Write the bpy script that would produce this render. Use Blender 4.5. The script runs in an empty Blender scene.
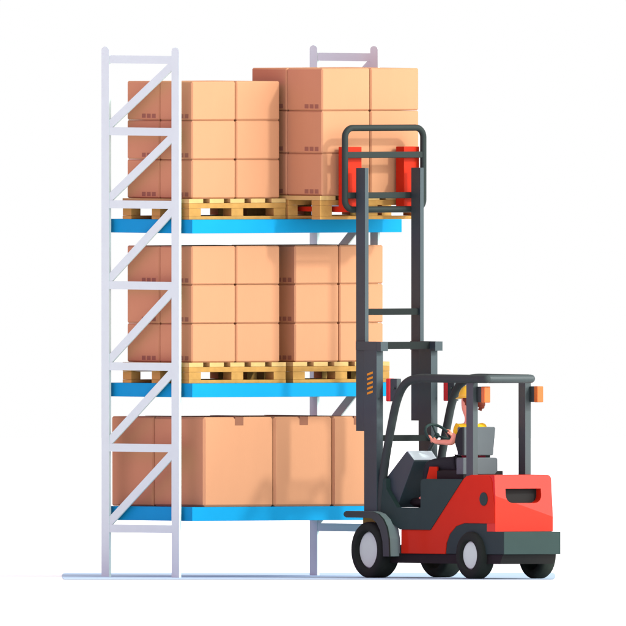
import bpy, bmesh, math, random
from mathutils import Vector, Matrix
random.seed(4)
scn = bpy.context.scene
COL = scn.collection
TH = math.radians(35); S = math.sin(TH); C = math.cos(TH)
EPS = math.radians(0.5)
# world axes: X runs along the rack, Y into it, Z up; one metre is 100 measuring units of the picture
def Yof(px, X): return (176.5 + 100*C*X - px) / (100*S)
def Xof(px, Y): return (px - 176.5 + 100*S*Y) / (100*C)
def Z(py): return (577.5 - py) / 100.0

# ------------------------------------------------------------------ materials
MATS = {}
def mat(name, col, rough=0.85, spec=0.1, coat=0.0, var=0.03, scale=6.0, bump=0.0, bscale=60, stretch=(1,1,1), metal=0.0):
    m = bpy.data.materials.new(name); m.use_nodes = True
    nt = m.node_tree; b = nt.nodes['Principled BSDF']
    b.inputs['Roughness'].default_value = rough
    b.inputs['Specular IOR Level'].default_value = spec
    b.inputs['Coat Weight'].default_value = coat
    b.inputs['Coat Roughness'].default_value = 0.25
    b.inputs['Metallic'].default_value = metal
    tc = nt.nodes.new('ShaderNodeTexCoord')
    mp = nt.nodes.new('ShaderNodeMapping'); mp.inputs['Scale'].default_value = stretch
    nt.links.new(tc.outputs['Object'], mp.inputs['Vector'])
    nz = nt.nodes.new('ShaderNodeTexNoise'); nz.inputs['Scale'].default_value = scale; nz.inputs['Detail'].default_value = 5
    nt.links.new(mp.outputs[0], nz.inputs['Vector'])
    mr = nt.nodes.new('ShaderNodeMapRange')
    mr.inputs['From Min'].default_value = .3; mr.inputs['From Max'].default_value = .7
    mr.inputs['To Min'].default_value = 1-var; mr.inputs['To Max'].default_value = 1+var
    nt.links.new(nz.outputs['Fac'], mr.inputs['Value'])
    vm = nt.nodes.new('ShaderNodeVectorMath'); vm.operation = 'SCALE'
    vm.inputs[0].default_value = col
    nt.links.new(mr.outputs[0], vm.inputs['Scale'])
    nt.links.new(vm.outputs[0], b.inputs['Base Color'])
    if bump:
        n2 = nt.nodes.new('ShaderNodeTexNoise'); n2.inputs['Scale'].default_value = bscale
        nt.links.new(mp.outputs[0], n2.inputs['Vector'])
        bp = nt.nodes.new('ShaderNodeBump'); bp.inputs['Strength'].default_value = bump; bp.inputs['Distance'].default_value = .004
        nt.links.new(n2.outputs['Fac'], bp.inputs['Height']); nt.links.new(bp.outputs[0], b.inputs['Normal'])
    MATS[name] = m
    return m
PAL = dict(
 cardboard=(.60,.302,.160), print=(.34,.15,.10), tape=(.28,.125,.075), wood=(.50,.285,.08), wooddark=(.30,.16,.06),
 rack=(.50,.64,.595), blue=(.002,.32,.62), red=(.62,.030,.010), dark=(.016,.032,.028), green=(.024,.056,.050),
 lightgrey=(.10,.13,.14), rubber=(.020,.027,.022), hub=(.50,.68,.56), black=(.012,.012,.011), chassis=(.024,.050,.046),
 lensred=(.95,.045,.05), orange=(.62,.14,.01), stripe=(.75,.32,.03), skin=(.95,.40,.27), hat=(1.0,.60,.04),
 hair=(.17,.03,.012), shirt=(.85,.52,.03), trousers=(.034,.038,.041), belt=(.25,.02,.04), seat=(.10,.125,.135),
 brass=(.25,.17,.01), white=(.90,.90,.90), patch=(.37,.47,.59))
K = .72                                  # pigments are a little darker than they look in the strong frontal light
for k_ in PAL:
    if k_ not in ('white','patch','rack','hub'): PAL[k_] = tuple(c_*K for c_ in PAL[k_])
mat('cardboard', PAL['cardboard'], .95, .02, var=.025, scale=3, bump=.15, bscale=90, stretch=(1,1,.25))
mat('printed_ink', PAL['print'], .9, .02)
mat('packing_tape', PAL['tape'], .8, .05)
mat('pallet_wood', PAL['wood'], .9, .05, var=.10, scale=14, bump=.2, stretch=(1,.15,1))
mat('rack_paint', PAL['rack'], .9, .02, var=.012)
mat('blue_paint', PAL['blue'], .7, .1, var=.02)
mat('red_paint', PAL['red'], .6, .03, coat=.08, var=.015)
mat('counterweight_paint', tuple(c_*K for c_ in (.64,.022,.006)), .6, .03, coat=.36, var=.015)
MATS['counterweight_paint'].node_tree.nodes['Principled BSDF'].inputs['Coat Roughness'].default_value = .08
MATS['red_paint'].node_tree.nodes['Principled BSDF'].inputs['Coat Roughness'].default_value = .08
mat('backrest_paint', (0.018,0.026,0.024), .6, .12, var=.04)
mat('dark_steel', PAL['dark'], .5, .45, var=.05)
mat('green_steel', PAL['green'], .6, .15, var=.04)
mat('guard_paint', (.026,.041,.043), .6, .45, coat=.1, var=.04)
mat('mast_paint', (.018,.037,.043), .6, .45, coat=.1, var=.04)
mat('fender_lit_paint', (.20,.29,.275), .7, .2)  # lighter tone paints the lit rear of the fender
mat('rail_paint', (0.026,0.036,0.035), .7, .2, var=.03)
mat('console_panel', (.50,.60,.62), .6, .3)
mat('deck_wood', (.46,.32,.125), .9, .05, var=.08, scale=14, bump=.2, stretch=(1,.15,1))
mat('crossbar_steel', (0.015,0.020,0.019), .8, .1)
mat('light_steel', PAL['lightgrey'], .6, .3, var=.03)
mat('tyre_rubber', PAL['rubber'], .9, .15, var=.08, scale=20, bump=.2)
mat('hub_metal', PAL['hub'], .6, .2, var=.02)
mat('black_plastic', PAL['black'], .7, .2)
mat('chassis_paint', PAL['chassis'], .6, .15, var=.04)
mat('red_lens', PAL['lensred'], .3, .4)
mat('orange_lens', PAL['orange'], .3, .4)
mat('stripe_paint', PAL['stripe'], .8, .1)
mat('skin', PAL['skin'], .7, .2)
mat('hat_plastic', PAL['hat'], .4, .4)
mat('hair', PAL['hair'], .7, .2)
mat('shirt_cloth', PAL['shirt'], .95, .02)
mat('trouser_cloth', PAL['trousers'], .95, .02)
mat('belt_web', PAL['belt'], .9, .05)
mat('seat_vinyl', PAL['seat'], .6, .3, var=.04)
mat('brass', PAL['brass'], .6, .3)
mat('white_floor', PAL['white'], 1, 0, var=0)
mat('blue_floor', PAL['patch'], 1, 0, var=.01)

# ------------------------------------------------------------------ helpers
def link(name, bm, m, parent=None, bevel=0, seg=2, smooth=False):
    bmesh.ops.recalc_face_normals(bm, faces=bm.faces)
    me = bpy.data.meshes.new(name); bm.to_mesh(me); bm.free()
    me.materials.append(MATS[m])
    if smooth:
        for p in me.polygons: p.use_smooth = len(p.vertices) <= 4
    o = bpy.data.objects.new(name, me); COL.objects.link(o)
    if parent: o.parent = parent
    if bevel:
        b = o.modifiers.new('Bevel', 'BEVEL'); b.width = bevel; b.segments = seg; b.limit_method = 'ANGLE'; b.angle_limit = math.radians(40)
    return o
def thing(name, label, cat, loc=(0,0,0), group=None):
    o = bpy.data.objects.new(name, None); COL.objects.link(o); o.location = loc
    o.empty_display_size = .1
    o['label'] = label; o['category'] = cat
    if group: o['group'] = group
    return o
def part_empty(name, parent, loc=(0,0,0)):
    o = bpy.data.objects.new(name, None); COL.objects.link(o); o.parent = parent; o.location = loc; return o
def BM(): return bmesh.new()
def box(bm, x0, x1, y0, y1, z0, z1):
    v = [bm.verts.new((x,y,z)) for x in (x0,x1) for y in (y0,y1) for z in (z0,z1)]
    for f in ((0,1,3,2),(4,6,7,5),(0,4,5,1),(2,3,7,6),(0,2,6,4),(1,5,7,3)): bm.faces.new([v[i] for i in f])
    return bm
def prism(bm, pts, off):
    a = [bm.verts.new(p) for p in pts]; b = [bm.verts.new(Vector(p)+Vector(off)) for p in pts]
    bm.faces.new(a); bm.faces.new(b[::-1])
    n = len(a)
    for i in range(n): bm.faces.new((a[i], b[i], b[(i+1)%n], a[(i+1)%n]))
    return bm
def side(pts, X0, X1, bm=None):      # outline in the YZ plane at X0, given real thickness along X
    bm = bm or BM()
    return prism(bm, [(X0, Yof(a, X0), Z(b)) for a, b in pts], (X1-X0, 0, 0))
def rear(pts, Y0, Y1, bm=None):      # outline in the XZ plane at Y0, given real thickness along Y
    bm = bm or BM()
    return prism(bm, [(Xof(a, Y0), Y0, Z(b)) for a, b in pts], (0, Y1-Y0, 0))
def tube(bm, pts, r, n=20, closed=False, dome=False):
    P = [Vector(p) for p in pts]; R = [r]*len(P) if not isinstance(r, (list,tuple)) else list(r)
    if dome:
        d0 = (P[0]-P[1]).normalized(); d1 = (P[-1]-P[-2]).normalized()
        a, b = P[0].copy(), P[-1].copy()
        head = [(a+d0*r*math.sin(t), r*math.cos(t)) for t in (1.45,1.1,.75,.4)]
        tail = [(b+d1*r*math.sin(t), r*math.cos(t)) for t in (.4,.75,1.1,1.45)]
        P = [h[0] for h in head]+P+[h[0] for h in tail]; R = [h[1] for h in head]+R+[h[1] for h in tail]
    N = len(P); rings = []; u = None
    for i in range(N):
        if closed: t = (P[(i+1)%N]-P[i-1]).normalized()
        else: t = (P[min(i+1,N-1)]-P[max(i-1,0)]).normalized()
        if u is None:
            u = t.cross(Vector((0,0,1)));
            if u.length < .1: u = t.cross(Vector((1,0,0)))
        u = (u - t*u.dot(t)).normalized(); w = t.cross(u)
        rings.append([bm.verts.new(P[i]+u*R[i]*math.cos(2*math.pi*k/n)+w*R[i]*math.sin(2*math.pi*k/n)) for k in range(n)])
    for i in range(N if closed else N-1):
        A, B = rings[i], rings[(i+1)%N]
        for k in range(n): bm.faces.new((A[k], A[(k+1)%n], B[(k+1)%n], B[k]))
    if not closed:
        bm.faces.new(rings[0]); bm.faces.new(rings[-1][::-1])
    return bm
def smoothpath(pts, k=6):
    P = [Vector(p) for p in pts]; P = [P[0]*2-P[1]]+P+[P[-1]*2-P[-2]]; out = []
    for i in range(1, len(P)-2):
        for j in range(k):
            t = j/k; a,b,c,d = P[i-1:i+3]
            out.append(.5*((2*b)+(c-a)*t+(2*a-5*b+4*c-d)*t*t+(3*b-a-3*c+d)*t**3))
    out.append(P[-2]); return out
def lathe_x(bm, prof, n=64):         # prof: list of (x, radius), around the X axis
    rings = [[bm.verts.new((x, r*math.cos(2*math.pi*k/n), r*math.sin(2*math.pi*k/n))) for k in range(n)] for x, r in prof]
    for A, B in zip(rings, rings[1:]):
        for k in range(n): bm.faces.new((A[k], A[(k+1)%n], B[(k+1)%n], B[k]))
    bm.faces.new(rings[0]); bm.faces.new(rings[-1][::-1])
    return bm

# ------------------------------------------------------------------ setting
def rf(r, f, z=0): return (r*C + f*S, -r*S + f*C, z)
g = BM(); vs = [g.verts.new(rf(a, b, -.004)) for a, b in ((-60,-110),(60,-110),(60,160),(-60,160))]; g.faces.new(vs)
o = link('ground', g, 'white_floor'); o['kind'] = 'structure'
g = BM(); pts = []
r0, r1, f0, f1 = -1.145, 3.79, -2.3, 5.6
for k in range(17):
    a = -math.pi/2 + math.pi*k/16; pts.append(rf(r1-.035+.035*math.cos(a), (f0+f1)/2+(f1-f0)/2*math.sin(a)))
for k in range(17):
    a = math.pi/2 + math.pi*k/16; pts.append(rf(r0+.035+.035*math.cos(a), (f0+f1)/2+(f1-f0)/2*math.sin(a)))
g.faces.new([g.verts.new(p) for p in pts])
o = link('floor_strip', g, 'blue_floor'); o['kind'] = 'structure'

# ------------------------------------------------------------------ rack
rack = thing('pallet_rack', 'tall pale grey steel pallet rack with ladder end frames and three bright blue shelves', 'rack', (0,0,0))
RX = 2.56
rungs = [60, 132, 205, 286, 367, 448.3, 529.3]
PR = .0425
for X, pf, pb in ((0, 175.3, 105.2), (RX, 374, 313.5)):
    # flat steel uprights with rounded tops, joined by rungs and diagonals
    for px in (pf, pb):
        bm = side([(px-3.8, 577.5), (px-3.8, 51)] + [(px-3.8*math.cos(a*math.pi/8), 51-3.6*math.sin(a*math.pi/8)) for a in range(1,8)] + [(px+3.8, 51), (px+3.8, 577.5)], X-.013, X+.013)
        link('post', bm, 'rack_paint', rack)
    ys_ = [r_-(1.2 if X and k == 0 else 0) for k, r_ in enumerate(rungs)]
    for r_ in ys_: link('rung', side([(pb,r_-4.0),(pf,r_-4.0),(pf,r_+4.0),(pb,r_+4.0)], X-.010, X+.010), 'rack_paint', rack)
    for a, b in zip(ys_, ys_[1:]):
        A = Vector((pb+1.5, b-3.5)); B = Vector((pf-1.5, a+3.5)); n_ = (B-A).normalized(); n_ = Vector((-n_.y, n_.x))*3.7
        link('diagonal_brace', side([tuple(A+n_), tuple(B+n_), tuple(B-n_), tuple(A-n_)], X-.007, X+.007), 'rack_paint', rack)
SH = [(219.7, 233.4), (383.5, 397.3), (507, 521)]
SX0, SX1, SY0, SY1 = .052, 2.61, -.20, 1.30
for a, b in SH:
    link('shelf', box(BM(), SX0, SX1, SY0, SY1, Z(b), Z(a)), 'blue_paint', rack, bevel=.003)

# ------------------------------------------------------------------ cartons
def carton_bm(w, d, h, c):
    bm = box(BM(), 0, w, 0, d, 0, h)
    bmesh.ops.bevel(bm, geom=list(bm.edges), offset=c, segments=1, affect='EDGES', profile=.5)
    return bm
def carton(x, y, z, w, d, h, label, group, c=.014, marks=True, tape=False):
    bm = carton_bm(w-.008, d-.008, h-.003, c)
    t = link('cardboard_box', bm, 'cardboard'); t.location = (x, y, z)
    t['label'] = label; t['category'] = 'cardboard box'; t['group'] = group
    if marks:
        m = BM()
        for k in range(3):
            y0 = .062 + k*.087
            box(m, -.0015, .002, y0, y0+.064, .022, .022+.042)
        link('printed_marks', m, 'printed_ink', t)
    if tape:
        m = BM(); tw = .102
        box(m, w*.5-tw/2, w*.5+tw/2, -.002, .002, h-.085, h+.0005)
        box(m, w*.5-tw/2, w*.5+tw/2, -.002, d-.06, h-.002, h+.0015)
        link('tape', m, 'packing_tape', t)
    return t
TN = ['bottom', 'middle', 'top']
def load(X, Y, z0, w, d, h, where, group):
    for k in range(3):
        for i in range(2):
            for j in range(2):
                if i == 1 and j == 1:
                    lab = 'cardboard box hidden at the back right, %s' % where
                else:
                    pos = {(0,0): 'front left corner box', (1,0): 'front right box', (0,1): 'back left box'}[(i,j)]
                    lab = '%s of the %s layer, %s' % (pos, TN[k], where)
                carton(X+i*w, Y+j*d, z0+k*h, w, d, h, lab, group)

def pallet(X0, X1, Y0, Y1, z0, z1, label):
    t = thing('wooden_pallet', label, 'pallet', ((X0+X1)/2, (Y0+Y1)/2, z0), 'wooden pallets under the stacked boxes')
    w = X1-X0; d = Y1-Y0; h = z1-z0
    dk = .043; st = .052; bb = .034
    def P(name, a, b, c_, d_, e, f): 
        return link(name, box(BM(), a-w/2, b-w/2, c_-d/2, d_-d/2, e, f), 'pallet_wood', t, bevel=.003)
    nb = 5; gap = .078; bw = (w-gap*(nb-1))/nb
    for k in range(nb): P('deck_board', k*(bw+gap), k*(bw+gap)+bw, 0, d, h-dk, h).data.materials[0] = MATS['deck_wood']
    B = .15
    xs = (0, (w-B)/2, w-B); ys = (0, (d-B)/2, d-B)
    for y in ys: P('cross_board', 0, w, y+.001, y+B-.001, h-dk-st, h-dk-.001)
    for i, x in enumerate(xs):
        for j, y in enumerate(ys):
            if i == 1 and j == 1: continue
            b_ = 0 if j == 0 else .03
            P('block', x+.002+(b_ if i else 0), x+B-.002-(b_ if i < 2 else 0), y+.002, y+B-.002, bb, h-dk-st-.001)
    for y in ys: P('bottom_board', .001, w-.001, y, y+B, 0, bb-.001)
    return t

PY = -.14
pX0 = Xof(189, PY); pX1 = Xof(286, PY)
qX0 = Xof(293, PY); qX1 = 2.505
BY = -.11
lw = (Xof(280.6, BY)-Xof(192, BY))/2; ld = .572
z_top, z_mid = Z(219.7)+.001, Z(383.5)+.001
ph = .207
pallet(pX0, pX1, PY, 1.02, z_top, z_top+ph, 'wooden pallet on the top blue shelf, left, set back flush with the shelf edge')
pallet(pX0, pX1, PY, 1.02, z_mid, z_mid+ph, 'wooden pallet on the middle blue shelf behind the ladder frame, left')
pallet(qX0, qX1, PY, 1.02, z_mid, z_mid+ph, 'wooden pallet on the middle blue shelf passing behind the forklift mast')
h1 = (Z(81.5)-(z_top+ph))/3; h2 = (Z(246)-(z_mid+ph))/3
load(Xof(192,BY), BY, z_top+ph+.001, lw, ld, h1, 'left stack on the top shelf', 'boxes stacked on the left pallet of the top shelf')
load(Xof(192,BY), BY, z_mid+ph+.001, lw, ld, h2, 'left stack on the middle shelf', 'boxes stacked on the left pallet of the middle shelf')
load(Xof(295,BY), BY, z_mid+ph+.001, (Xof(384,BY)-Xof(295,BY))/2, ld, h2, 'middle shelf stack behind the mast', 'boxes stacked on the right pallet of the middle shelf')
# the load on the forks
LX0 = 1.265; LY0 = Yof(322, LX0); LW = (Xof(419.6, LY0)-LX0)/2; LD = .618
FX0, FX1 = 1.245, 2.51; FY0 = Yof(320, FX0)
hp = .236
pallet(FX0, FX1, FY0, FY0+1.26, z_top, z_top+hp, 'wooden pallet lifted on the red forks, jutting out over the top shelf')
h3 = (Z(68.5)-(z_top+hp))/3
load(LX0, LY0, z_top+hp+.001, LW, LD, h3, 'stack on the raised forks', 'boxes on the pallet carried by the forklift')
# bottom shelf: large cartons without pallet
bz = Z(507)+.001; bh = Z(417)-bz; by0 = -.205
bx = [Xof(204, by0), Xof(274.3, by0), Xof(333.2, by0), Xof(383, by0)]
ymid = Yof(153, bx[0]); yb = 1.42
nm = ['large taped box on the bottom shelf, at the left end of the front row', 'large taped box in the middle of the bottom shelf, front row', 'box on the bottom shelf half hidden behind the forklift mast']
for i in range(3):
    carton(bx[i], by0, bz, bx[i+1]-bx[i], ymid-by0, bh, nm[i], 'large boxes on the bottom shelf', c=.022, marks=False, tape=True)
    lab = 'large box at the back left of the bottom shelf, behind the ladder frame' if i == 0 else 'large box hidden behind the front row on the bottom shelf'
    carton(bx[i], ymid, bz, bx[i+1]-bx[i], yb-ymid, bh, lab, 'large boxes on the bottom shelf', c=.016, marks=False, tape=True)

# ------------------------------------------------------------------ forklift
fl = thing('forklift', 'red forklift with dark overhead guard, its mast raised to the top shelf', 'forklift', (1.87, -2.2, 0))
fl_m = Matrix.Translation((-1.87, 2.2, 0))
def F(name, bm, m, parent=None, **kw):
    bm.transform(fl_m)
    o = link(name, bm, m, parent or fl, **kw)
    return o
XL, XR, YR = 1.516, 2.224, Yof(495, 1.516)
# red body, side outline
body = F('body', side([(401,529),(430,529),(462,479),(466,475),(471,473.5),(487,473.5),(487,522),(464,522),(456,525),(449.5,533),(446,543),(445,553),(401,553)], XL, XR), 'red_paint', bevel=.006)
# counterweight with recessed grip; rear fold added to form the gloss highlight
bm = BM(); x0, x1, zt, zb = XL+.004, XR, Z(473.5), Z(530); rr = .045
pts = [(x0, zb), (x1, zb)]
for k in range(7): a = k/6*math.pi/2; pts.append((x1-rr+rr*math.cos(a), zt-rr+rr*math.sin(a)))
for k in range(7): a = math.pi/2+k/6*math.pi/2; pts.append((x0+.004-.004*math.sin(a-math.pi/2), zt-.004+.004*math.sin(a))) if k in (0,6) else None
fr = [bm.verts.new((x, YR, z)) for x, z in pts]; f = bm.faces.new(fr)
pa = Vector((XL, YR, Z(494))); pb = Vector((XR, YR, Z(515.5)))
dirv = (pb-pa).normalized(); nrm = Vector((-dirv.z, 0, dirv.x))
if nrm.z < 0: nrm = -nrm
bmesh.ops.bisect_plane(bm, geom=bm.verts[:]+bm.edges[:]+bm.faces[:], plane_co=pa, plane_no=nrm)
tl = math.tan(math.radians(5))
for v in bm.verts:
    dd = (v.co-pa).dot(nrm)
    if dd > 1e-5: v.co.y += dd*tl
bot = bmesh.ops.extrude_face_region(bm, geom=bm.faces[:])
for e in bot['geom']:
    if isinstance(e, bmesh.types.BMVert): e.co.y = -3.24
cw = F('counterweight', bm, 'counterweight_paint')
F('side_skin', side([(480,473.7),(488,474.1),(490.6,476.2),(492,480.5),(492,486),(494.3,505),(494.4,521.9),(480,521.9)], XL-.001, XL+.02), 'red_paint')
# lower side of the counterweight stops at the arch line
# boolean recess
gz0, gz1 = Z(501.6), Z(487.2); gx0, gx1 = Xof(506, YR), Xof(542, YR)
gp = [(gx0, gz1), (gx1, gz1)]; r2 = .085
for k in range(6): a = -k/5*math.pi/2; gp.append((gx1-r2+r2*math.cos(a), gz0+r2*.9+r2*.9*math.sin(a)))
for k in range(6): a = -math.pi/2-k/5*math.pi/2; gp.append((gx0+r2+r2*math.cos(a), gz0+r2*.9+r2*.9*math.sin(a)))
cut = prism(BM(), [(x, YR-.1, z) for x, z in gp], (0, .1+.115, 0))
cut.transform(fl_m); bmesh.ops.recalc_face_normals(cut, faces=cut.faces)
cme = bpy.data.meshes.new('cut'); cut.to_mesh(cme); cut.free()
co = bpy.data.objects.new('cut', cme); COL.objects.link(co); co.location = fl.location
md = cw.modifiers.new('Bool', 'BOOLEAN'); md.object = co; md.operation = 'DIFFERENCE'; md.solver = 'EXACT'
bpy.context.view_layer.update()
dg = bpy.context.evaluated_depsgraph_get()
nme = bpy.data.meshes.new_from_object(cw.evaluated_get(dg)); cw.modifiers.clear(); cw.data = nme
bpy.data.objects.remove(co)
bv = cw.modifiers.new('Bevel','BEVEL'); bv.width = .004; bv.segments = 2; bv.limit_method = 'ANGLE'; bv.angle_limit = math.radians(50)
q = prism(BM(), [(x, YR+.100, z) for x, z in gp], (0, .012, 0))
F('grip_recess', q, 'black_plastic', cw)
# side skin of the counterweight down to the arch (red above 522, chassis below)
F('fuel_cap', (lambda b: (lathe_x(b, [(-.012,.060),(-.009,.067),(.01,.067)], 32), b.transform(Matrix.Translation((XL, Yof(484, XL), Z(497.5)))), b)[2])(BM()), 'chassis_paint', smooth=False)
# chassis
F('chassis', side([(455,522),(495.4,522),(495.4,530.2),(504,530.2),(504,552.7),(446,552.7),(447,541),(450,533)], 1.522, 2.212), 'chassis_paint', bevel=.003)
F('underbody', side([(385,553),(503,553),(500,562.5),(388,562.5)], 1.54, 2.19), 'black_plastic')
# dark side panel, floor, console, seat pedestal
F('side_panel', side([(424,478),(462.6,478),(430.2,529),(400,529),(378,512),(375,507),(377,480),(386,478),(386.5,489),(397,507),(420.5,507),(420.5,481.5),(421.5,479)], 1.508, 1.56), 'green_steel')
F('floor_plate', side([(398,507.2),(421,507.2),(431,528),(400,528)], 1.562, 2.2), 'green_steel')
F('console', side([(406.3,451),(414,460.5),(397,507),(386,491),(386,478)], 1.562, 1.865), 'mast_paint', bevel=.004)
F('console_panel', side([(406.5,450.6),(408.2,450.6),(414.9,460.5),(398,507),(397,507),(414,460.5)], 1.575, 1.862), 'console_panel')
F('seat_pedestal', side([(429.5,466),(437,466),(437,479),(452,479),(452,520),(418,520),(426.5,478)], 1.628, 1.645), 'red_paint')
F('seat_base', side([(437,470),(463.5,470),(463.5,479),(437,479)], 1.62, 2.1), 'black_plastic')
# fender: lit rear and shaded left side put into two colours
F('fender', side([(346,511),(366,511),(372,511.2),(378,513.6),(383,519),(386.5,527),(388.4,538),(389,556),(383,556),(382.5,541),(380,530),(376.5,522.5),(372,518.4),(367,517.5),(346,517.5),(344,516),(343.4,514.2),(344,512.3)], 1.415, 1.56), 'fender_lit_paint', bevel=.004)
fe = [(346,511),(366,511),(372,511.2),(378,513.6),(383,519),(386.5,527),(388.4,538),(389,556),(383,556),(382.5,541),(380,530),(376.5,522.5),(372,518.4),(367,517.5),(346,517.5),(344,516),(343.4,514.2),(344,512.3)]
F('fender_shaded_side', side(fe, 1.395, 1.414), 'dark_steel')  # dark strip added as the fender's shaded side
F('mast_foot', side([(363,517.6),(374.5,517.6),(374.5,524),(363,524)], 1.50, 1.6), 'brass')
# wheels
def wheel(Xo, px, py, R, W, rh, rec=.06, Y=None, flip=False):
    Yc = Yof(px, Xo) if Y is None else Y
    w = part_empty('wheel', fl, (Xo-1.87, Yc+2.2, Z(py)))
    t = .035
    prof = [(rec, .02),(rec, rh-.006),(0.004, rh),(0, rh+.012),(0, R-t),(.008,R-.014),(.028, R),(W-.028, R),(W-.008,R-.014),(W, R-t),(W, rh),(W-rec, rh-.006),(W-rec,.02)]
    b = lathe_x(BM(), prof)
    if flip: b.transform(Matrix.Translation((W,0,0)) @ Matrix.Diagonal((-1,1,1,1)))
    ty = link('tyre', b, 'tyre_rubber', w)
    for p in ty.data.polygons: p.use_smooth = len(p.vertices) == 4
    h = lathe_x(BM(), [(rec-.012, rh-.02),(rec-.001, rh-.0075)] )
    if flip: h.transform(Matrix.Translation((W,0,0)) @ Matrix.Diagonal((-1,1,1,1)))
    link('hub', h, 'hub_metal', w)
    return w
FWY = Yof(365.7, 1.42); RWY = Yof(468, 1.47)
wheel(1.42, 365.7, 549.7, .278, .24, .192)
wheel(2.24, 0, 549.7, .278, .22, .192, Y=FWY, flip=True)
wheel(1.47, 468, 553.9, .236, .18, .150, rec=.045)
wheel(2.235, 0, 553.9, .236, .16, .152, Y=RWY, flip=True)
F('axle', tube(BM(), [(1.6,FWY,Z(549.7)),(2.35,FWY,Z(549.7))], .05), 'black_plastic', smooth=True)
F('axle', tube(BM(), [(1.6,RWY,Z(553.9)),(2.3,RWY,Z(553.9))], .04), 'black_plastic', smooth=True)
# overhead guard
GX0, GX1 = 1.53, 2.21
pp = [(380,514),(383,480),(387,450),(392.5,420),(396.5,402),(402,388),(409,380.5),(420,377.6),(440,377.5),(486.5,377.5)]
for X in (GX0, GX1):
    if X == GX1: pp[-1] = (473, 377.5)
    P = smoothpath([(X, Yof(a, GX0), Z(b)) for a, b in pp])
    F('guard_rail', tube(BM(), P, .042, dome=True), 'rail_paint', smooth=True)
yg = Yof(485, GX0)
F('guard_crossbar', tube(BM(), [(GX0+.05, yg, Z(377.5)), (2.09, yg, Z(377.5))], .0425, dome=True), 'guard_paint', smooth=True)
for k in range(3):
    y = -1.95 - k*.24
    F('guard_slat', box(BM(), GX0+.02, GX1-.02, y-.02, y+.02, Z(381), Z(375)), 'guard_paint')
yp = Yof(473, GX0)
for X, w in ((GX0, .06), (Xof(525.2, yp), .07)):
    F('guard_post', box(BM(), X, X+w, yp, yp+.118, Z(478), Z(378)), 'guard_paint', bevel=.002)
# lamps
def front_lamp(X):
    y = -1.575
    l = F('work_lamp', box(BM(), X, X+.055, y, y+.112, Z(401), Z(378.4)), 'guard_paint', bevel=.004)
    F('lens', box(BM(), X-.001, X+.056, y+.113, y+.19, Z(401.2), Z(378.2)), 'red_lens', l, bevel=.01)
    F('bracket', tube(BM(), [(X+.02,y+.05,Z(388)),(X-.03,y+.02,Z(388))], .01, 8), 'dark_steel', l)
front_lamp(1.585); front_lamp(2.285)
def rear_lamp(X):
    y = -3.125
    l = F('tail_lamp', box(BM(), X, X+.07, y+.062, y+.14, Z(401), Z(385.3)), 'dark_steel', bevel=.006)
    F('lens', box(BM(), X-.001, X+.074, y, y+.061, Z(401.3), Z(385.1)), 'orange_lens', l, bevel=.008)
rear_lamp(1.572); rear_lamp(2.218)
# mast
oy0 = Yof(376.5, 1.476); oy1 = oy0+.218
for X in (1.476, Xof(431, oy0)):
    rl = F('outer_mast_rail', box(BM(), X, X+.08, oy0, oy1, Z(514), Z(342)), 'mast_paint', bevel=.002)
    F('mast_bracket', box(BM(), X-.002, X+.086, oy0-.078, oy0-.001, Z(350.8), Z(341.5)), 'mast_paint', rl)
    F('rail_top_plate', box(BM(), X-.003, X+.06, oy0-.001, oy1+.14, Z(350), Z(341.4)), 'mast_paint', rl)
xr_o = Xof(431, oy0)
F('mast_crossbar', box(BM(), 1.476+.08, xr_o, oy0+.02, oy0+.06, Z(349), Z(341.7)), 'crossbar_steel')
F('mast_crossbar', box(BM(), 1.476+.08, xr_o, oy0+.02, oy0+.06, Z(441), Z(435)), 'crossbar_steel')
iy0 = -1.158; iy1 = -1.0
ixl = Xof(365, iy0); ixr = Xof(420.2, iy0)
for X, yb_ in ((ixl, 431), (ixr, 420.8)):
    F('inner_mast_rail', box(BM(), X, X+.044, iy0, iy1, Z(yb_), Z(168)), 'mast_paint', bevel=.002)
F('mast_crossbar', box(BM(), ixl+.044, ixr, iy0+.03, iy0+.08, Z(315), Z(308.6)), 'crossbar_steel')
# warning slashes
s = BM()
for k in range(5):
    y = 371.2+k*4.75
    side([(367,y+4.4),(367,y+2.2),(372.7,y),(372.7,y+2.2)], 1.4745, 1.478, s)
F('warning_stripes', s, 'stripe_paint')
# forks
for X in (Xof(346.5,-.915), Xof(404,-.915)):
    prof = [(-.915, Z(212)), (-.915, Z(147)), (-.775, Z(147)), (-.775, Z(206.5)), (.25, Z(207.5)), (.30, Z(210)), (.30, Z(211.5)), (-.775, Z(212.4))]
    F('fork', prism(BM(), [(X, a, b) for a, b in prof], (.185,0,0)), 'red_paint', bevel=.003)
# load backrest
by = -.965; xa = Xof(342.3, by)+.032; xb = Xof(425.9, by)-.032; za = Z(212.8)+.032; zb2 = Z(124.8)-.032; R = .095
P = []
for cx, cz, a0 in ((xb-R, zb2-R, 0), (xa+R, zb2-R, 90), (xa+R, za+R, 180), (xb-R, za+R, 270)):
    for k in range(9):
        a = math.radians(a0+k*90/8); P.append((cx+R*math.cos(a), by, cz+R*math.sin(a)))
br = F('load_backrest', tube(BM(), P, .032, closed=True), 'backrest_paint', smooth=True)
for y in (155, 195.5):
    F('backrest_bar', box(BM(), xa, xb, by-.022, by+.022, Z(y+3.1), Z(y-3.1)), 'backrest_paint', br, bevel=.006)
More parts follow.
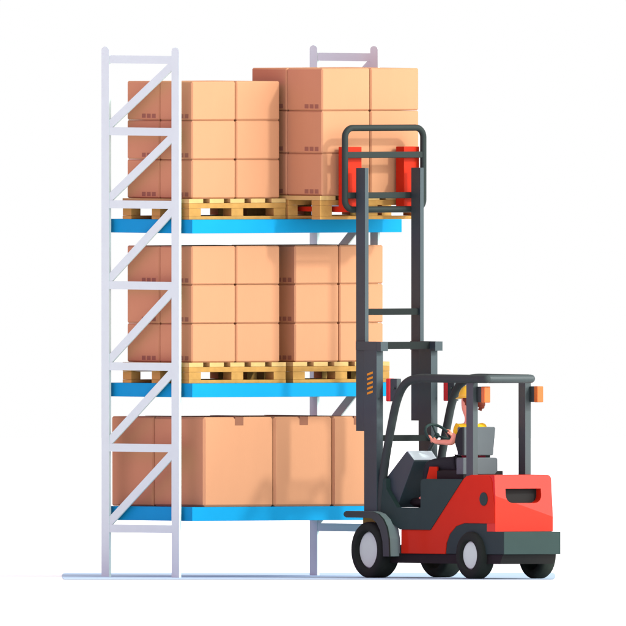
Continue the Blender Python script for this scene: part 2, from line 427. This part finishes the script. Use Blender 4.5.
# seat
F('seat_backrest', rear([(463.5,426.5),(464.5,426),(494.5,426),(495.6,427),(493.5,453.6),(492.6,454.4),(463.5,454.4)], -2.66, -2.55), 'seat_vinyl', bevel=.008)
F('seat_wing', side([(462.6,426),(459.5,427),(456,433),(454.4,441),(458,453),(461,454.4),(462.6,454.4)], 1.600, 1.625), 'trouser_cloth', bevel=.006)
F('seat_rear', rear([(463,457.5),(464,456.6),(496.6,456.6),(497.8,458),(497.8,470),(495,473.5),(463,473.5)], -2.70, -2.58), 'seat_vinyl', bevel=.008)
F('seat_cushion', box(BM(), 1.66, 2.05, -2.58, -2.12, Z(471.5), Z(469)), 'black_plastic', bevel=.01)
F('seat_belt', rear([(463,454.6),(485.5,454.6),(485.5,456.6),(463,456.6)], -2.60, -2.58), 'belt_web')
# steering wheel
W = Vector((1.86, -1.895, Z(434))); nW = Vector((0,-.72,.69)).normalized(); uW = Vector((1,0,0)); vW = nW.cross(uW)
sw = F('steering_wheel', tube(BM(), [W+uW*.135*math.cos(a)+vW*.135*math.sin(a) for a in [2*math.pi*k/32 for k in range(32)]], .014, 12, closed=True), 'green_steel', smooth=True)
b = BM()
for a in (math.pi/2*1.0, math.pi*7/6, math.pi*11/6): tube(b, [W-nW*.02, W+uW*.13*math.cos(a)+vW*.13*math.sin(a)], .010, 8)
bmesh.ops.create_uvsphere(b, u_segments=12, v_segments=8, radius=.028, matrix=Matrix.Translation(W-nW*.015))
F('spoke', b, 'green_steel', sw, smooth=True)
F('steering_column', tube(BM(), [W-nW*.02, (1.84, -1.66, Z(462))], .022, 12), 'dark_steel', smooth=True)

# ------------------------------------------------------------------ driver
dr = thing('person', 'driver in yellow hard hat and yellow shirt seated in the forklift, hands on steering wheel', 'person', (1.86, -2.47, Z(468)))
DM = Vector((1.86, -2.47, Z(468)))
def skin_obj(name, verts, edges, m, parent, sub=2, root=0):
    me = bpy.data.meshes.new(name); me.from_pydata([Vector(v[0])-DM for v in verts], edges, []); me.materials.append(MATS[m])
    o = bpy.data.objects.new(name, me); COL.objects.link(o); o.parent = parent
    sk = o.modifiers.new('Skin', 'SKIN'); sk.use_smooth_shade = True
    for i, v in enumerate(verts):
        r = v[1]; r = r if isinstance(r, tuple) else (r, r)
        me.skin_vertices[0].data[i].radius = r; me.skin_vertices[0].data[i].use_root = (i == root)
    s = o.modifiers.new('Sub', 'SUBSURF'); s.levels = sub; s.render_levels = sub
    return o
hx, hy = 1.86, -2.46
hipz = Z(462)
V = []; E = []
def add(p, r, prev=None):
    V.append((p, r)); i = len(V)-1
    if prev is not None: E.append((prev, i))
    return i
pel = add((hx, hy-.01, hipz+.03), (.115,.075))
wst = add((hx, hy-.01, hipz+.22), (.105,.075), pel)
chs = add((hx, hy, Z(432)), (.13,.085), wst)
nk0 = add((hx, hy, Z(423)), (.055,.05), chs)
nk1 = add((hx, hy+.01, Z(414.5)), .048, nk0)
jaw = add((hx, hy+.042, Z(409.5)), (.056,.070), nk1)
hd = add((hx, hy+.020, Z(401)), (.078,.098), jaw)
crn = add((hx, hy+.005, Z(392)), (.066,.082), hd)
rim = {}
for sgn in (-1, 1):
    hip = add((hx+sgn*.09, hy+.03, hipz-.03), .055, pel)
    knee = add((hx+sgn*.14, -1.96, Z(464.5)), .06, hip)
    ank = add((hx+sgn*.13, -1.86, Z(497)), .038, knee)
    toe = add((hx+sgn*.14, -1.70, Z(503)), (.035,.025), ank)
    sh = add((hx+sgn*.138, hy, Z(428)), .046, chs)
    if sgn < 0: el = add((hx-.175, -2.40, Z(441.8)), .034, sh)
    else: el = add((hx+.185, -2.36, Z(441.5)), .036, sh)
    g0 = W + (uW*sgn*.112 - vW*.075 if sgn < 0 else uW*.135)                      # rim point that is gripped
    wr = add(Vector((g0.x-sgn*-.005, g0.y-.115, g0.z-(.020 if sgn < 0 else .055))), .024, el)
    pal = add(Vector((g0.x+sgn*.012, g0.y-.055, g0.z-(.010 if sgn < 0 else .022))), (.030,.016), wr)
    for k in range(4):
        off = vW*(.032-.021*k)
        a = add(g0+off*1.0+Vector((sgn*.016,-.012,.018)), .009, pal)
        b_ = add(g0+off*1.05+Vector((sgn*.004,.022,.020-.003*k)), .008, a)
        c_ = add(g0+off*1.05+Vector((-sgn*.010,.026,-.004)), .0075, b_)
    th = add(g0+Vector((-sgn*.020,-.045,.004)), .010, pal)
    add(g0+Vector((-sgn*.022,-.010,.022)), .009, th)
bodyo = skin_obj('body', V, E, 'skin', dr)
# face
def ball(name, loc, r, m, parent, sc=(1,1,1)):
    b = BM(); bmesh.ops.create_uvsphere(b, u_segments=16, v_segments=10, radius=1, matrix=Matrix.Translation(Vector(loc)-DM) @ Matrix.Diagonal((r*sc[0], r*sc[1], r*sc[2], 1)))
    return link(name, b, m, parent, smooth=True)
for sgn in (-1, 1):
    ball('ear', (hx+sgn*.074, hy-.005, Z(402)), .018, 'skin', dr, (.45,.8,1.3))
    ball('eye', (hx+sgn*.030, hy+.082, Z(400.5)), .010, 'black_plastic', dr)
ball('nose', (hx, hy+.100, Z(403)), .014, 'skin', dr, (.8,1,1.4))
ball('mouth', (hx, hy+.086, Z(407.5)), .02, 'belt_web', dr, (1,.4,.25))
# hair with ponytail
b = BM(); bmesh.ops.create_uvsphere(b, u_segments=24, v_segments=16, radius=1, matrix=Matrix.Translation(Vector((hx,hy-.032,Z(398)))-DM) @ Matrix.Diagonal((.088,.094,.092,1)))
hr = link('hair', b, 'hair', dr, smooth=True)
b = tube(BM(), [Vector(p)-DM for p in smoothpath([(hx+.02,hy-.09,Z(397)),(hx+.04,hy-.125,Z(400)),(hx+.045,hy-.13,Z(405)),(hx+.035,hy-.12,Z(409.5))])], [.03]*6+[.042]*6+[.036]*3+[.02]*4, 14)
link('ponytail', b, 'hair', hr, smooth=True)
# hard hat
b = BM(); n = 28; rings = []
for k in range(9):
    a = k/8*math.pi/2*.98
    rings.append([b.verts.new(Vector((hx+.108*math.cos(a)*math.cos(t), hy+.0+.128*math.cos(a)*math.sin(t), Z(396.3)+.128*math.sin(a)))-DM) for t in [2*math.pi*i/n for i in range(n)]])
for A, B_ in zip(rings, rings[1:]):
    for i in range(n): b.faces.new((A[i],A[(i+1)%n],B_[(i+1)%n],B_[i]))
b.faces.new(rings[-1])
ht = link('hard_hat', b, 'hat_plastic', dr, smooth=True)
so = ht.modifiers.new('Solid','SOLIDIFY'); so.thickness = .004
b = BM(); inn = []; out = []
for i in range(n):
    t = 2*math.pi*i/n; ex = .012+.06*max(0, math.sin(t))**2
    inn.append(b.verts.new(Vector((hx+.106*math.cos(t), hy+.126*math.sin(t), Z(396.2)))-DM))
    out.append(b.verts.new(Vector((hx+(.106+ex*.4)*math.cos(t), hy+(.126+ex)*math.sin(t), Z(396.2)-ex*.25))-DM))
for i in range(n): b.faces.new((inn[i],inn[(i+1)%n],out[(i+1)%n],out[i]))
br_ = link('brim', b, 'hat_plastic', ht, smooth=True); so = br_.modifiers.new('Solid','SOLIDIFY'); so.thickness = .006
# shirt and trousers, slightly fuller than the body
VS = [((hx,hy-.01,hipz+.04),(.168,.118)),((hx,hy-.01,hipz+.22),(.155,.12)),((hx,hy,Z(430)),(.19,.125)),((hx,hy,Z(421)),(.115,.095)),
      ((hx-.138,hy,Z(427)),.066),((hx-.166,hy+.02,Z(435)),.054),((hx+.138,hy,Z(427)),.066),((hx+.168,hy+.03,Z(435)),.054)]
skin_obj('shirt', VS, [(0,1),(1,2),(2,3),(2,4),(4,5),(2,6),(6,7)], 'shirt_cloth', dr)
VT = [((hx,hy-.01,hipz+.02),(.15,.105))]; ET = []
for sgn in (-1,1):
    i = len(VT); VT += [((hx+sgn*.10,hy+.05,hipz-.015),.092),((hx+sgn*.14,-1.96,Z(464.8)),.074),((hx+sgn*.13,-1.90,Z(494)),.05)]
    ET += [(0,i),(i,i+1),(i+1,i+2)]
skin_obj('trousers', VT, ET, 'trouser_cloth', dr)
for sgn in (-1,1):
    b = BM(); bmesh.ops.create_uvsphere(b, u_segments=16, v_segments=10, radius=1, matrix=Matrix.Translation(Vector((hx+sgn*.14,-1.77,Z(502)))-DM) @ Matrix.Diagonal((.05,.14,.05,1)))
    link('shoe', b, 'black_plastic', dr, smooth=True)

# ------------------------------------------------------------------ light
w = bpy.data.worlds.new('World'); scn.world = w; w.use_nodes = True
nt = w.node_tree; bg = nt.nodes['Background']
tc = nt.nodes.new('ShaderNodeTexCoord')
def dot(v):
    n = nt.nodes.new('ShaderNodeVectorMath'); n.operation = 'DOT_PRODUCT'; nt.links.new(tc.outputs['Generated'], n.inputs[0])
    n.inputs[1].default_value = Vector(v).normalized(); return n.outputs['Value']
def rng(sock, a, b, smooth=True):
    n = nt.nodes.new('ShaderNodeMapRange'); n.interpolation_type = 'SMOOTHSTEP' if smooth else 'LINEAR'
    n.inputs['From Min'].default_value = a; n.inputs['From Max'].default_value = b; nt.links.new(sock, n.inputs['Value']); return n.outputs[0]
def mix(f, a, b):
    n = nt.nodes.new('ShaderNodeMix'); n.data_type = 'RGBA'; nt.links.new(f, n.inputs['Factor'])
    for i, v in ((6,a),(7,b)):
        if isinstance(v, tuple): n.inputs[i].default_value = v+(1,)
        else: nt.links.new(v, n.inputs[i])
    return n.outputs[2]
BASE = (1.22,.30,1.08); SOFT = (3.5,3.8,3.6); BOX = (9,9,9); BACK = (1.0,1.0,1.0)  # unseen fill lobes added to tint side faces and brighten fronts
c = mix(rng(dot((.40,-.92,.12)), .25, .92), BASE, SOFT)
c = mix(rng(dot((.574*.81,-.819*.81,.588)), math.cos(math.radians(31)), math.cos(math.radians(28))), c, BOX)  # unseen softbox lobe added for the sheen above the counterweight fold
c = mix(rng(dot((0,0,1)), .25, .85), c, (1.1,1.2,1.1))  # zenith brightened and tinted to lift the shadowed ground
c = mix(rng(dot((S, C, 0)), math.cos(math.radians(58)), math.cos(math.radians(38))), c, BACK)
nt.links.new(c, bg.inputs['Color']); bg.inputs['Strength'].default_value = 1.0
ld_ = bpy.data.lights.new('key_lamp', 'AREA'); ld_.size = 22; ld_.color = (1,1,.96)
D = Vector((-.36, 1, -.62)).normalized(); dist = 400
ld_.energy = math.pi**2*dist**2*.75
lo = bpy.data.objects.new('key_lamp', ld_); COL.objects.link(lo)
lo.location = Vector((1.4,-1,2.5)) - D*dist
lo.rotation_euler = D.to_track_quat('-Z','Y').to_euler()

# ------------------------------------------------------------------ camera
cam = bpy.data.cameras.new('Camera'); cam.type = 'ORTHO'; cam.ortho_scale = 6.26; cam.clip_end = 600; cam.clip_start = .1
cob = bpy.data.objects.new('Camera', cam); COL.objects.link(cob); scn.camera = cob
Fd = Vector((S*math.cos(EPS), C*math.cos(EPS), -math.sin(EPS)))
P0 = Vector(rf(1.365, 0, Z(313)))
cob.location = P0 - Fd*80
cob.rotation_euler = Fd.to_track_quat('-Z','Y').to_euler()
scn.view_settings.view_transform = 'Standard'; scn.view_settings.look = 'None'
scn.view_settings.exposure = 0; scn.view_settings.gamma = 1
scn.cycles.max_bounces = 6
